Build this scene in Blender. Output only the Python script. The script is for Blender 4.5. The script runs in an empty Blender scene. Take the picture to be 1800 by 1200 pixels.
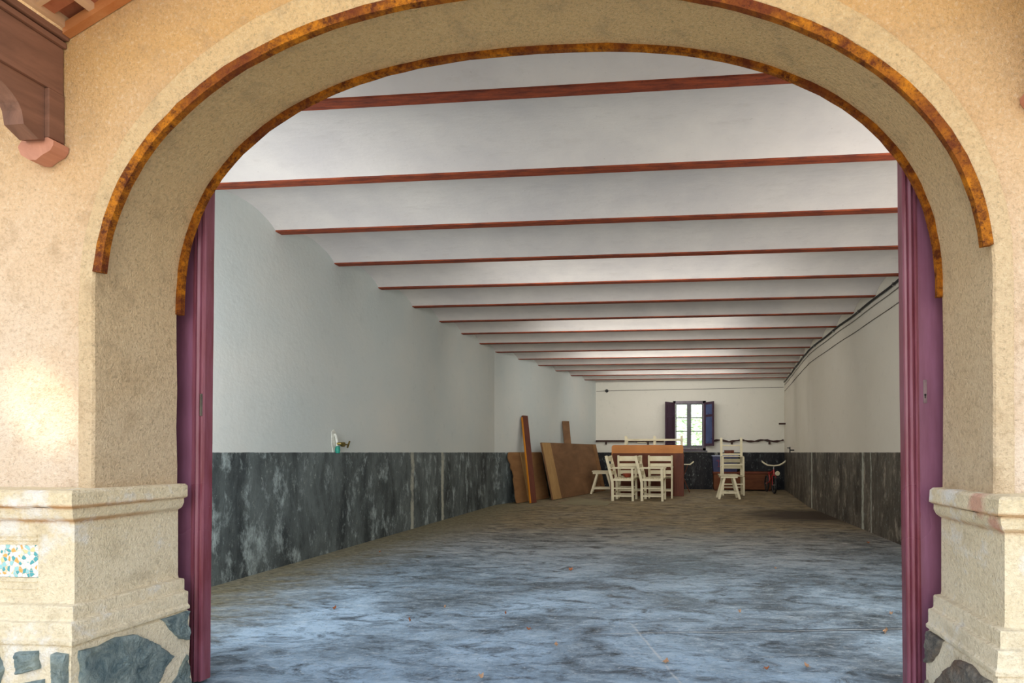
import bpy, bmesh, math, random
from mathutils import Vector, Matrix, noise
R = math.radians
PI = math.pi
rnd = random.Random(11)
scene = bpy.context.scene
col = scene.collection

# ------------------------------------------------------------------ helpers
class MB:
    def __init__(s): s.bm = bmesh.new()
    def quad(s, pts):
        return s.bm.faces.new([s.bm.verts.new(p) for p in pts])
    def box(s, x0, x1, y0, y1, z0, z1, M=None, bev=0.0):
        vs = [Vector((x, y, z)) for x in (x0, x1) for y in (y0, y1) for z in (z0, z1)]
        if M is not None: vs = [M @ v for v in vs]
        b = [s.bm.verts.new(v) for v in vs]
        fs = [s.bm.faces.new([b[i] for i in q]) for q in ((0,1,3,2),(4,6,7,5),(0,4,5,1),(2,3,7,6),(0,2,6,4),(1,5,7,3))]
        if bev > 0:
            es = list({e for f in fs for e in f.edges})
            bmesh.ops.bevel(s.bm, geom=es, offset=bev, segments=2, affect='EDGES', profile=0.6)
        return s
    def bar(s, a, b, w, t, up=(0, 0, 1), bev=0.0):
        """rectangular bar from a to b: w across, t along 'up'"""
        a = Vector(a); b = Vector(b); d = (b - a); L = d.length; d.normalize()
        u = Vector(up); u = (u - d * u.dot(d)).normalized(); r = d.cross(u)
        M = Matrix.Translation(a) @ Matrix((r, u, d)).transposed().to_4x4()
        return s.box(-w/2, w/2, -t/2, t/2, 0, L, M, bev)
    def prism(s, pts, f, d0, d1):
        """closed 2D profile pts, f(u,v,d)->xyz, extruded d0..d1"""
        a = [s.bm.verts.new(f(u, v, d0)) for u, v in pts]
        b = [s.bm.verts.new(f(u, v, d1)) for u, v in pts]
        n = len(pts)
        for i in range(n):
            s.bm.faces.new((a[i], a[(i+1) % n], b[(i+1) % n], b[i]))
        s.bm.faces.new(list(reversed(a))); s.bm.faces.new(b)
        return s
    def tube(s, pts, r, n=10, cap=True):
        pts = [Vector(p) for p in pts]
        rs = r if isinstance(r, (list, tuple)) else [r] * len(pts)
        rings = []; prev = None
        for i, p in enumerate(pts):
            if i == 0: d = pts[1] - p
            elif i == len(pts) - 1: d = p - pts[i-1]
            else: d = (pts[i+1] - p).normalized() + (p - pts[i-1]).normalized()
            d.normalize()
            u = prev if prev is not None else (Vector((0, 0, 1)) if abs(d.z) < .9 else Vector((1, 0, 0)))
            u = (u - d * u.dot(d)).normalized(); prev = u
            v = d.cross(u)
            rings.append([s.bm.verts.new(p + rs[i] * (u * math.cos(2*PI*k/n) + v * math.sin(2*PI*k/n))) for k in range(n)])
        for A, B in zip(rings, rings[1:]):
            for k in range(n): s.bm.faces.new((A[k], A[(k+1) % n], B[(k+1) % n], B[k]))
        if cap:
            s.bm.faces.new(list(reversed(rings[0]))); s.bm.faces.new(rings[-1])
        return s
    def lathe(s, prof, c=(0, 0, 0), axis='z', n=24):
        rings = []
        for r, h in prof:
            ring = []
            for k in range(n):
                a = 2*PI*k/n; x, y = r*math.cos(a), r*math.sin(a)
                p = {'z': (x, y, h), 'y': (x, h, y), 'x': (h, x, y)}[axis]
                ring.append(s.bm.verts.new(Vector(p) + Vector(c)))
            rings.append(ring)
        for A, B in zip(rings, rings[1:]):
            for k in range(n): s.bm.faces.new((A[k], A[(k+1) % n], B[(k+1) % n], B[k]))
        s.bm.faces.new(rings[0]); s.bm.faces.new(rings[-1])
        return s
    def loft(s, A, B):
        a = [s.bm.verts.new(p) for p in A]; b = [s.bm.verts.new(p) for p in B]
        for i in range(len(a) - 1): s.bm.faces.new((a[i], a[i+1], b[i+1], b[i]))
        return s
    def rough(s, amp, freq=9.0, seed=0, cuts=0, maxlen=None):
        if maxlen:
            for _ in range(5):
                es = [e for e in s.bm.edges if e.calc_length() > maxlen]
                if not es: break
                bmesh.ops.subdivide_edges(s.bm, edges=es, cuts=1, use_grid_fill=True)
        bmesh.ops.remove_doubles(s.bm, verts=s.bm.verts, dist=1e-5)
        o = Vector((seed * 7.3, seed * 3.1, seed * 1.7))
        for v in s.bm.verts:
            v.co += noise.noise_vector(v.co * freq + o) * amp
        return s
    def build(s, name, mat, parent=None, smooth=False, origin=None):
        bmesh.ops.recalc_face_normals(s.bm, faces=s.bm.faces)
        me = bpy.data.meshes.new(name)
        if origin is not None:
            bmesh.ops.translate(s.bm, verts=s.bm.verts, vec=-Vector(origin))
        s.bm.to_mesh(me); s.bm.free()
        me.materials.append(mat)
        if smooth:
            me.polygons.foreach_set('use_smooth', [True] * len(me.polygons))
            try: me.set_sharp_from_angle(angle=R(30))
            except Exception: pass
        o = bpy.data.objects.new(name, me); col.objects.link(o)
        if parent is not None: o.parent = parent
        if origin is not None: o.location = origin
        return o

def tag(o, label, cat=None, group=None, kind=None):
    o['label'] = label
    if cat: o['category'] = cat
    if group: o['group'] = group
    if kind: o['kind'] = kind
    return o
def empty(name, loc=(0, 0, 0), rz=0.0):
    o = bpy.data.objects.new(name, None); col.objects.link(o)
    o.location = loc; o.rotation_euler = (0, 0, rz); o.empty_display_size = .1
    return o
def copy_tree(o, loc, rz=0.0):
    c = o.copy(); col.objects.link(c); c.location = loc; c.rotation_euler = (0, 0, rz)
    for k in list(o.children):
        d = k.copy(); col.objects.link(d); d.parent = c
        for g in list(k.children):
            e = g.copy(); col.objects.link(e); e.parent = d
    return c

# ------------------------------------------------------------------ node materials
def s2l(c):
    return tuple(((v/255)/12.92 if v/255 <= .04045 else (((v/255)+.055)/1.055)**2.4) for v in c) + (1,)
class NT:
    def __init__(s, name):
        s.m = bpy.data.materials.new(name); s.m.use_nodes = True
        s.t = s.m.node_tree; s.N = s.t.nodes; s.L = s.t.links
        s.b = s.N['Principled BSDF']; s.tc = s.N.new('ShaderNodeTexCoord')
        s.obj = s.tc.outputs['Object']
    def n(s, typ, **kw):
        nd = s.N.new(typ)
        for k, v in kw.items(): setattr(nd, k, v)
        return nd
    def put(s, sock, v):
        if isinstance(v, bpy.types.NodeSocket): s.L.new(v, sock)
        else: sock.default_value = v
    def mapping(s, scale=(1, 1, 1), loc=(0, 0, 0), rot=(0, 0, 0), src=None):
        m = s.n('ShaderNodeMapping'); s.L.new(src or s.obj, m.inputs['Vector'])
        m.inputs['Scale'].default_value = scale; m.inputs['Location'].default_value = loc; m.inputs['Rotation'].default_value = rot
        return m.outputs[0]
    def noise(s, scale=5, detail=4, rough=.55, vec=None, dist=0.0):
        t = s.n('ShaderNodeTexNoise'); s.L.new(vec or s.obj, t.inputs['Vector'])
        t.inputs['Scale'].default_value = scale; t.inputs['Detail'].default_value = detail
        t.inputs['Roughness'].default_value = rough; t.inputs['Distortion'].default_value = dist
        return t.outputs['Fac']
    def voro(s, scale=5, feat='F1', out='Distance', vec=None, rand=1.0):
        t = s.n('ShaderNodeTexVoronoi', feature=feat); s.L.new(vec or s.obj, t.inputs['Vector'])
        t.inputs['Scale'].default_value = scale; t.inputs['Randomness'].default_value = rand
        return t.outputs[out]
    def ramp(s, fac, stops, interp='LINEAR'):
        r = s.n('ShaderNodeValToRGB'); s.put(r.inputs[0], fac); r.color_ramp.interpolation = interp
        e = r.color_ramp.elements
        while len(e) < len(stops): e.new(.5)
        for i, (p, c) in enumerate(stops):
            e[i].position = p; e[i].color = c if len(c) == 4 else tuple(c) + (1,)
        return r.outputs[0]
    def rng(s, fac, a, b, c=0.0, d=1.0):
        m = s.n('ShaderNodeMapRange'); s.put(m.inputs[0], fac)
        for i, v in enumerate((a, b, c, d)): s.put(m.inputs[i+1], v)
        return m.outputs[0]
    def math(s, op, a, b=0.0):
        m = s.n('ShaderNodeMath', operation=op); s.put(m.inputs[0], a); s.put(m.inputs[1], b); return m.outputs[0]
    def mix(s, fac, a, b, mode='MIX'):
        m = s.n('ShaderNodeMix', data_type='RGBA', blend_type=mode)
        s.put(m.inputs['Factor'], fac); s.put(m.inputs['A'], a); s.put(m.inputs['B'], b); return m.outputs['Result']
    def xyz(s, src=None):
        x = s.n('ShaderNodeSeparateXYZ'); s.L.new(src or s.obj, x.inputs[0]); return x.outputs
    def bump(s, h, strength=.5, dist=.01, prev=None):
        b = s.n('ShaderNodeBump'); s.put(b.inputs['Height'], h)
        b.inputs['Strength'].default_value = strength; b.inputs['Distance'].default_value = dist
        if prev is not None: s.L.new(prev, b.inputs['Normal'])
        return b.outputs[0]
    def out(s, color=None, rough=.8, normal=None, metal=0.0, spec=None):
        if color is not None: s.put(s.b.inputs['Base Color'], color)
        s.put(s.b.inputs['Roughness'], rough); s.put(s.b.inputs['Metallic'], metal)
        if spec is not None: s.put(s.b.inputs['Specular IOR Level'], spec)
        if normal is not None: s.L.new(normal, s.b.inputs['Normal'])
        return s.m

def stucco(name, c_hi, c_lo, c_dark, grain=1.0, z0=.9, z1=2.3, dscale=110, stain=False):
    t = NT(name); x = t.xyz()
    n1 = t.noise(2.2, 5, .6); n2 = t.noise(dscale*.75, 5, .68, dist=.25); n3 = t.noise(dscale*1.7, 3, .7); n4 = t.noise(7, 6, .72)
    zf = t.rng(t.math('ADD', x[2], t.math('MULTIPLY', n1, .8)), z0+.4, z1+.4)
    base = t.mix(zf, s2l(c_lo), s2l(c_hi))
    base = t.mix(t.rng(n1, .5, .75, 0, .45), base, s2l(c_dark))
    base = t.mix(t.rng(n2, .36, .48, .36*grain, 0), base, s2l([v*.72 for v in c_dark]))
    base = t.mix(t.rng(n2, .54, .68, 0, .25*grain), base, s2l([min(255, v*1.14) for v in c_lo]))
    base = t.mix(t.rng(n4, .52, .68, 0, .5), base, s2l([v*.84 for v in c_dark]))
    base = t.mix(t.rng(t.voro(24), .05, .10, .35*grain, 0), base, s2l([v*.5 for v in c_dark]))
    base = t.mix(t.rng(n3, .58, .72, 0, .35*grain), base, s2l([min(255, v*1.12) for v in c_lo]))
    if stain:
        st = None
        for zc_, w_ in ((.772, .006), (.724, .007)):
            f = t.rng(t.math('ABSOLUTE', t.math('SUBTRACT', x[2], zc_)), w_*.4, w_*1.8, 1, 0)
            st = f if st is None else t.math('MAXIMUM', st, f)
        st = t.math('MULTIPLY', st, t.rng(n1, .38, .6, .15, .75))
        base = t.mix(st, base, s2l((196, 134, 74)))
        base = t.mix(t.rng(t.noise(4.5, 5, .7, t.mapping((1, 1, 1), (3, 7, 1))), .55, .66, 0, .75), base, s2l((246, 244, 238)))
        for c_, r_ in (((.895, 1.70, .800), .045), ((.91, 1.64, .738), .030)):
            d = t.n('ShaderNodeVectorMath', operation='DISTANCE'); t.L.new(t.obj, d.inputs[0]); d.inputs[1].default_value = c_
            dd_ = t.math('ADD', d.outputs['Value'], t.math('MULTIPLY', t.math('SUBTRACT', t.noise(30, 4, .7), .5), .05))
            base = t.mix(t.rng(dd_, r_*.5, r_*1.2, .65, 0), base, s2l((214, 142, 124)))
    h = t.math('ADD', t.math('MULTIPLY', n2, 1.0), t.math('MULTIPLY', n3, .55))
    nb = t.bump(h, 1.0, .013*grain)
    return t.out(base, .95, nb, spec=.15)
M = {}
M['facade'] = stucco('facade_stucco', (226, 178, 116), (248, 228, 204), (220, 180, 134), .8)  # upper tan holds painted-in warm bounce light as well as weathering
M['band'] = stucco('arch_stucco', (236, 198, 142), (236, 212, 176), (222, 188, 144), 1.0)
M['cement'] = stucco('pedestal_cement', (240, 222, 184), (250, 238, 210), (226, 206, 166), .8, .2, .9, 90, True)

def m_wall(name, up, up2, dd, dl, seam, axis, tint=None):
    t = NT(name); x = t.xyz()
    n1 = t.noise(.8, 4, .6); n2 = t.noise(7, 6, .65)
    upc = t.mix(t.rng(n1, .35, .7), s2l(up), s2l(up2))
    upc = t.mix(t.rng(n2, .58, .8, 0, .25), upc, s2l([v*.8 for v in up]))
    # dado: dark painted cement, scuffed and streaked
    v1 = t.mapping((3.2, 3.2, 1.1)); v2 = t.mapping((6.5, 6.5, 3.0)); v3 = t.mapping((22, 22, 9))
    a = t.noise(1.0, 8, .68, v1, .3); b = t.noise(1.0, 9, .76, v2, .15); c = t.noise(1.0, 6, .85, v3, .4)
    d = t.mix(t.rng(a, .38, .68), s2l(dd), s2l(dl))
    d = t.mix(t.rng(b, .53, .68, 0, .8), d, s2l([min(255, v*1.55+12) for v in dl]))
    d = t.mix(t.rng(b, .22, .42, .7, 0), d, s2l([v*.6 for v in dd]))
    d = t.mix(t.rng(c, .58, .68, 0, .6), d, s2l((180, 192, 186)))
    d = t.mix(t.rng(c, .34, .44, .45, 0), d, s2l([v*.5 for v in dd]))
    # pale vertical repaired seams
    for y0, w in seam:
        wob = t.math('MULTIPLY', t.math('SUBTRACT', t.noise(5, 3, .6), .5), .10)
        dist = t.math('ABSOLUTE', t.math('SUBTRACT', t.math('ADD', x[axis], wob), y0))
        f = t.math('MULTIPLY', t.rng(dist, w*.45, w, 1, 0), t.rng(t.noise(9, 4, .7), .34, .5, .25, .95))
        d = t.mix(f, d, s2l((178, 180, 166)))
    zz = t.math('ADD', x[2], t.math('MULTIPLY', t.math('SUBTRACT', t.noise(14, 3), .5), .008))
    m = t.math('LESS_THAN', zz, .95)
    colr = t.mix(m, upc, d)
    h = t.math('ADD', t.noise(2.5, 4, .5), t.math('MULTIPLY', t.noise(30, 4, .6), .25))
    h = t.math('ADD', h, t.math('MULTIPLY', m, t.math('MULTIPLY', c, .3)))
    return t.out(colr, t.rng(m, 0, 1, .92, .62), t.bump(h, .35, .02), spec=.25)
M['wall_l'] = m_wall('whitewash_left', (202, 210, 208), (214, 216, 210), (56, 62, 64), (112, 122, 122), [(6.47, .05), (7.34, .05)], 1)
M['wall_r'] = m_wall('whitewash_right', (226, 219, 203), (232, 226, 212), (60, 54, 47), (112, 104, 92), [(9.44, .05), (6.90, .045), (6.62, .02)], 1)
M['wall_b'] = m_wall('whitewash_back', (222, 220, 208), (230, 226, 214), (22, 24, 30), (44, 44, 46), [(1.0, .05)], 0)

def m_vault():
    t = NT('vault_limewash'); n1 = t.noise(1.4, 5, .6); n2 = t.noise(9, 6, .7, t.mapping((.6, 1.6, 1)))
    c = t.mix(t.rng(n1, .35, .68), s2l((198, 193, 190)), s2l((216, 210, 203)))
    c = t.mix(t.rng(n2, .56, .78, 0, .35), c, s2l((176, 168, 160)))
    n3 = t.noise(55, 3, .7)
    c = t.mix(t.rng(n3, .68, .76, 0, .5), c, s2l((150, 140, 130)))
    return t.out(c, .9, t.bump(t.math('ADD', n2, t.math('MULTIPLY', n3, .2)), .3, .012), spec=.2)
M['vault'] = m_vault()

def m_beam():
    t = NT('oxide_red_iron'); n = t.noise(14, 6, .75, t.mapping((.35, 2.5, 2))); n2 = t.noise(60, 3, .7)
    c = t.mix(t.rng(n, .38, .62), s2l((98, 40, 24)), s2l((154, 70, 34)))
    c = t.mix(t.rng(n2, .60, .72, 0, .7), c, s2l((74, 22, 18)))
    return t.out(c, .75, t.bump(n2, .4, .004))
M['beam'] = m_beam()
def m_rust():
    t = NT('rusted_strip'); n = t.noise(20, 7, .8); n2 = t.noise(110, 4, .75); n0 = t.noise(3.5, 4, .65)
    c = t.mix(t.rng(n, .40, .60), s2l((92, 44, 16)), s2l((196, 120, 24)))
    c = t.mix(t.rng(n0, .46, .60, 0, .75), c, s2l((112, 52, 26)))
    c = t.mix(t.rng(n2, .56, .68, 0, .8), c, s2l((58, 26, 14)))
    return t.out(c, .85, t.bump(t.math('ADD', n, n2), .9, .006), spec=.2)
M['rust'] = m_rust()
def m_paint(name, a, b, rough=.42, sc=6):
    t = NT(name); n = t.noise(1.0, 5, .6, t.mapping((sc*4, sc*4, sc*.5))); n2 = t.noise(70, 4, .7); n3 = t.noise(2, 3, .6)
    c = t.mix(t.rng(n, .35, .68), s2l(a), s2l(b)); c = t.mix(t.rng(n3, .4, .7, 0, .4), c, s2l([v*.8 for v in a]))
    c = t.mix(t.rng(n2, .70, .76, 0, .5), c, s2l((205, 180, 190)))
    return t.out(c, t.rng(n3, .3, .7, rough-.08, rough+.1), t.bump(t.math('ADD', n, t.math('MULTIPLY', n2, .4)), .22, .004))
M['leaf'] = m_paint('maroon_sky_tint', (132, 84, 104), (152, 102, 128), .3)  # maroon shifted to mauve: sky reflection painted into the colour
M['leaf_dark'] = m_paint('maroon_gloss_dark', (122, 58, 68), (150, 92, 110), .3)
M['shutter'] = m_paint('shutter_maroon', (66, 40, 52), (80, 58, 78), .35)
M['shutter_sky_sheen'] = m_paint('shutter_panel', (70, 84, 124), (92, 104, 146), .3)  # blue of the sky's reflection painted into the panel colour
M['frame'] = m_paint('window_frame_paint', (84, 84, 92), (100, 100, 106), .5)
def m_wood(name, a, b, sc=(2, 2, 18), rough=.7, axis_rot=(0, 0, 0)):
    t = NT(name); v = t.mapping(sc, rot=axis_rot); n = t.noise(1.0, 7, .65, v, .8); n2 = t.noise(1.5, 3, .5)
    c = t.mix(t.rng(n, .32, .68), s2l(a), s2l(b)); c = t.mix(t.rng(n2, .45, .75, 0, .4), c, s2l([v*.72 for v in a]))
    return t.out(c, rough, t.bump(n, .3, .004), spec=.3)
M['bracket'] = m_wood('bracket_wood', (104, 72, 56), (150, 106, 84), (9, 1.6, 9))
M['bracket_pink'] = m_wood('bracket_wood_pink', (176, 118, 92), (206, 146, 118), (9, 2, 9))  # paler, pinker tone used on the bracket foot
M['ply'] = m_wood('plywood', (128, 92, 58), (152, 112, 72), (3, 1.5, 6))
M['ply_l'] = m_wood('plywood_light', (158, 122, 76), (180, 144, 94), (9, 9, 1.5))
M['panel'] = m_wood('panel_wood', (108, 78, 52), (138, 102, 70), (2.2, 1.2, 3.0))
M['darkwood'] = m_wood('dark_wood', (84, 44, 28), (112, 62, 40), (2, 9, 3))
M['redwood'] = m_wood('red_wood', (92, 44, 26), (122, 62, 36), (8, 8, 1.4), .5)
M['orange'] = m_wood('orange_veneer', (192, 122, 60), (210, 140, 72), (2, 8, 5), .5)
M['orange_edge'] = m_wood('orange_edge', (206, 128, 30), (226, 150, 44), (5, 5, 2), .6)
M['plank_face'] = m_wood('plank_maroon', (88, 46, 34), (108, 60, 44), (8, 8, 1.4), .6)
M['chest'] = m_wood('chest_wood', (86, 48, 28), (122, 72, 42), (2, 6, 8), .7)
M['pole'] = m_wood('pole_wood', (52, 34, 34), (84, 62, 56), (1.5, 9, 9), .8)
M['chair'] = m_wood('cream_paint', (222, 212, 178), (236, 228, 198), (5, 5, 5), .55)
M['chair_w'] = m_wood('cream_paint_worn', (196, 186, 154), (226, 216, 186), (6, 6, 6), .6)
def plain(name, c, rough=.5, metal=0.0, em=None, bumps=0):
    t = NT(name); n = t.noise(25, 4, .6)
    cc = t.mix(t.rng(n, .4, .7), s2l(c), s2l([v*.82 for v in c]))
    m = t.out(cc, rough, t.bump(n, .15, .003), metal)
    return m
M['black'] = plain('black_rubber', (26, 26, 28), .6)
M['steel'] = plain('worn_steel', (150, 148, 142), .4, .8)
M['lock'] = plain('lock_plate', (150, 128, 132), .4, .4)
M['brass'] = plain('aged_brass', (128, 112, 60), .4, .7)
M['teal'] = plain('teal_sleeve', (30, 150, 130), .5)
M['white'] = plain('chalk_white', (228, 230, 220), .8)
M['blue'] = plain('blue_plastic', (26, 32, 84), .35)
M['lid'] = plain('pale_blue_lid', (168, 178, 204), .4)
M['red'] = plain('red_paint', (170, 30, 28), .35)
M['clay'] = plain('red_clay', (164, 72, 50), .6)
M['card'] = m_wood('cardboard', (132, 124, 98), (146, 136, 108), (3, 3, 3), .9)
M['deadleaf'] = plain('dead_leaf', (168, 104, 68), .8)
M['deadleaf2'] = plain('dead_leaf_pale', (196, 156, 122), .8)
M['tile'] = m_wood('terracotta', (150, 82, 54), (186, 116, 80), (7, 7, 7), .85)
M['joint'] = m_wood('pale_batten', (206, 164, 124), (222, 184, 146), (5, 5, 5), .85)
M['trimwood'] = m_wood('orange_board', (184, 112, 60), (206, 142, 88), (3, 9, 9), .8)

def m_stone(name, a, b, c):
    t = NT(name); n = t.noise(16, 8, .75, t.mapping((1, 1.6, 1), rot=(.6, .3, .2)), .5); n2 = t.noise(5, 3, .6); n3 = t.noise(60, 4, .7)
    k = t.mix(t.rng(n, .36, .64), s2l(a), s2l(b)); k = t.mix(t.rng(n2, .55, .72, 0, .7), k, s2l(c))
    k = t.mix(t.rng(n3, .6, .75, 0, .35), k, s2l((190, 200, 196)))
    return t.out(k, .85, t.bump(t.math('ADD', n, t.math('MULTIPLY', n3, .4)), 1.0, .035), spec=.3)
M['stone'] = m_stone('blue_stone', (108, 132, 138), (184, 200, 196), (156, 164, 146))
M['stone2'] = m_stone('brown_stone', (116, 116, 114), (178, 168, 152), (146, 108, 80))
def m_mosaic():
    t = NT('trencadis_mosaic')
    cc = t.voro(70, 'F1', 'Color'); x = t.n('ShaderNodeSeparateColor'); t.L.new(cc, x.inputs[0])
    W = s2l((240, 240, 232)); T = s2l((70, 160, 168)); P = s2l((150, 204, 206)); O = s2l((232, 168, 84)); Y = s2l((226, 208, 150))
    c = t.ramp(x.outputs[0], [(0, W), (.40, P), (.55, T), (.72, O), (.84, W), (.93, Y)], 'CONSTANT')
    e = t.voro(70, 'DISTANCE_TO_EDGE', 'Distance')
    c = t.mix(t.rng(e, .02, .06, 1, 0), c, s2l((232, 222, 200)))
    return t.out(c, .3, t.bump(t.rng(e, 0, .1), .5, .004))
M['mosaic'] = m_mosaic()

def m_floor():
    t = NT('worn_concrete_sky_tint'); x = t.xyz()
    v1 = t.mapping((.55, .75, 1)); v2 = t.mapping((1.5, 3.2, 1)); v3 = t.mapping((5, 11, 1))
    a = t.noise(1.6, 8, .66, v1, .5); b = t.noise(2.6, 9, .74, v2, .7); c = t.noise(3, 8, .8, v3, .4)
    k = t.mix(t.rng(a, .40, .62), s2l((98, 114, 126)), s2l((164, 192, 216)))  # blue sky reflection painted into the concrete colours
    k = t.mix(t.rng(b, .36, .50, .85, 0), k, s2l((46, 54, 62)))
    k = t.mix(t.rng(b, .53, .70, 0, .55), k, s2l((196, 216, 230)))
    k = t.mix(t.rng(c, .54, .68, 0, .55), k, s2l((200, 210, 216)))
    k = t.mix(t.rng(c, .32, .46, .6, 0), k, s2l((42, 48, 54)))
    sp_ = t.noise(42, 5, .75)
    k = t.mix(t.rng(sp_, .58, .70, 0, .6), k, s2l((206, 212, 212)))
    k = t.mix(t.rng(sp_, .32, .42, .5, 0), k, s2l((44, 48, 52)))
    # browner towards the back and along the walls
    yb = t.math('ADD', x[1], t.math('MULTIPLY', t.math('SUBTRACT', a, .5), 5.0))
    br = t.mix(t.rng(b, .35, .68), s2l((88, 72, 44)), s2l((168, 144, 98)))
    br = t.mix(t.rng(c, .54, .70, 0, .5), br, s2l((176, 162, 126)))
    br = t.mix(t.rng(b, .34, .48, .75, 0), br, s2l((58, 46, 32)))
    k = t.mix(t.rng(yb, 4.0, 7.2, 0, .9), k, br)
    xl = t.math('ADD', x[0], t.math('MULTIPLY', t.math('SUBTRACT', b, .5), .9))
    k = t.mix(t.rng(xl, -3.1, -2.2, .9, 0), k, t.mix(t.rng(c, .4, .6), s2l((98, 92, 70)), s2l((150, 142, 112))))
    # wet dark stain near the right wall
    dx = t.math('MULTIPLY', t.math('SUBTRACT', x[0], 1.95), .8); dy = t.math('MULTIPLY', t.math('SUBTRACT', x[1], 8.3), .8)
    rr = t.math('ADD', t.math('SQRT', t.math('ADD', t.math('POWER', dx, 2), t.math('POWER', dy, 2))), t.math('MULTIPLY', t.math('SUBTRACT', a, .5), 1.4))
    k = t.mix(t.rng(rr, .35, .95, .9, 0), k, s2l((48, 32, 22)))
    # long hairline joint + diagonal scratch
    w = t.math('MULTIPLY', t.math('SUBTRACT', t.noise(4, 3, .6), .5), .06)
    ln = t.math('ABSOLUTE', t.math('SUBTRACT', t.math('ADD', x[1], w), t.math('ADD', t.math('MULTIPLY', x[0], .135), 2.86)))
    f = t.math('MULTIPLY', t.rng(ln, .002, .006, 1, 0), t.math('MULTIPLY', t.rng(x[0], -.45, -.35, 0, .8), t.rng(c, .40, .52, .2, 1)))
    k = t.mix(f, k, s2l((178, 180, 176)))
    f3 = t.math('MULTIPLY', t.rng(t.math('ABSOLUTE', t.math('SUBTRACT', ln, .014)), .004, .012, 1, 0), t.rng(x[0], -.45, .6, 0, .7))
    k = t.mix(f3, k, s2l((30, 34, 44)))
    l2 = t.math('ABSOLUTE', t.math('SUBTRACT', t.math('ADD', x[0], t.math('MULTIPLY', w, .5)), t.math('ADD', t.math('MULTIPLY', x[1], -.36), .82)))
    f2 = t.math('MULTIPLY', t.rng(l2, .002, .010, 1, 0), t.math('MULTIPLY', t.rng(x[1], 2.9, 3.05, .7, 0), t.rng(c, .42, .52, .1, 1)))
    k = t.mix(f2, k, s2l((190, 196, 200)))
    return t.out(k, t.math('ADD', t.rng(b, .3, .7, .38, .56), t.rng(x[1], 4.0, 8.0, 0, .35)), t.bump(t.math('ADD', c, b), .22, .008), spec=.4)
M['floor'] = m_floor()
def m_ground():
    t = NT('pale_gravel'); n = t.noise(60, 5, .7); n2 = t.noise(3, 4, .6)
    c = t.mix(t.rng(n, .4, .65), s2l((222, 212, 190)), s2l((242, 234, 214)))
    return t.out(c, .95, t.bump(n, .6, .01))
M['ground'] = m_ground()
def m_foliage():
    t = NT('hedge_leaves'); n = t.noise(9, 4, .6)
    c = t.mix(t.rng(n, .35, .65), s2l((150, 200, 130)), s2l((226, 244, 204)))
    t.b.inputs['Transmission Weight'].default_value = 0.0
    t.b.inputs['Subsurface Weight'].default_value = 0.0
    return t.out(c, .6)
M['foliage'] = m_foliage()
def m_glass():
    t = NT('pane_glass')
    tr = t.n('ShaderNodeBsdfTransparent'); gl = t.n('ShaderNodeBsdfGlossy'); mx = t.n('ShaderNodeMixShader')
    gl.inputs['Roughness'].default_value = .05; tr.inputs[0].default_value = (.93, .97, .95, 1)
    f = t.n('ShaderNodeFresnel'); f.inputs[0].default_value = 1.45
    t.L.new(f.outputs[0], mx.inputs[0]); t.L.new(tr.outputs[0], mx.inputs[1]); t.L.new(gl.outputs[0], mx.inputs[2])
    t.L.new(mx.outputs[0], t.N['Material Output'].inputs['Surface'])
    return t.m
M['glass'] = m_glass()

# ------------------------------------------------------------------ numbers of the place (metres)
CX = -.527                      # axis of the archway
YW, YB, YI, YIN = 1.712, 1.690, 2.000, 2.030
H = 2.76                        # underside of the ceiling beams
YBACK = 14.07
def wl(y): return -3.28 + max(0, y - 9.5) * .2527
def wr(y): return 2.29 + max(0, y - 9.6) * .099
def curve(a, b, z0, n, cnt=72, zb=0.0, off=0.0):
    a += off; b += off
    pts = [(CX - a, zb + (z0 - zb) * i / 10) for i in range(10)]
    for i in range(cnt + 1):
        t = PI - PI * i / cnt
        c, s_ = math.cos(t), math.sin(t)
        pts.append((CX + a * math.copysign(abs(c) ** (2/n), c), z0 + b * abs(s_) ** (2/n)))
    pts += [(CX + a, z0 - (z0 - zb) * i / 10) for i in range(1, 11)]
    return pts
FRONT = lambda off=0.0, zb=0.0: curve(1.465, .99, 1.46, 2.2, zb=zb, off=off)
INNER = lambda off=0.0, zb=0.0: curve(1.465, .98, 1.50, 2.4, zb=zb, off=off)
BAND = lambda off=0.0: curve(1.525, 1.10, 1.46, 2.2, off=off)

# ------------------------------------------------------------------ setting
def rect_proj(p, x0=-4.6, x1=3.6, z1=3.6):
    d = Vector((p[0] - CX, 0, max(0.0, p[1] - 0.9)))
    if d.z < 1e-6: return (x0 if d.x < 0 else x1, p[1])
    tx = ((x1 if d.x > 0 else x0) - CX) / d.x if abs(d.x) > 1e-9 else 1e9
    tz = (z1 - .9) / d.z
    t = min(tx, tz)
    return (CX + d.x * t, .9 + d.z * t)
mb = MB()
bo = BAND()
ro = [rect_proj(p) for p in bo]
def insert_corners(A, B):
    return A, B
mb.loft([(x, YW, z) for x, z in bo], [(x, YW, z) for x, z in ro])
inn = INNER(.0); inn2 = INNER(.04); ri = [rect_proj(p) for p in inn2]
mb.loft([(x, YIN, z) for x, z in inn2], [(x, YIN, z) for x, z in ri])
mb.quad([(-4.6, YW, 0), (-4.6, YIN, 0), (-4.6, YIN, 3.6), (-4.6, YW, 3.6)])
mb.quad([(3.6, YW, 0), (3.6, YIN, 0), (3.6, YIN, 3.6), (3.6, YW, 3.6)])
mb.quad([(-4.6, YW, 3.55), (3.6, YW, 3.55), (3.6, YIN, 3.55), (-4.6, YIN, 3.55)])
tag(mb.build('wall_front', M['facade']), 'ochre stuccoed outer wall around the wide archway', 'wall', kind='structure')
mb = MB()
mb.loft([(x, YW + .001, z) for x, z in bo], [(x, YB + .004, z) for x, z in bo])
fr = FRONT(); f2 = FRONT(.006); b2 = BAND(-.006)
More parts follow.
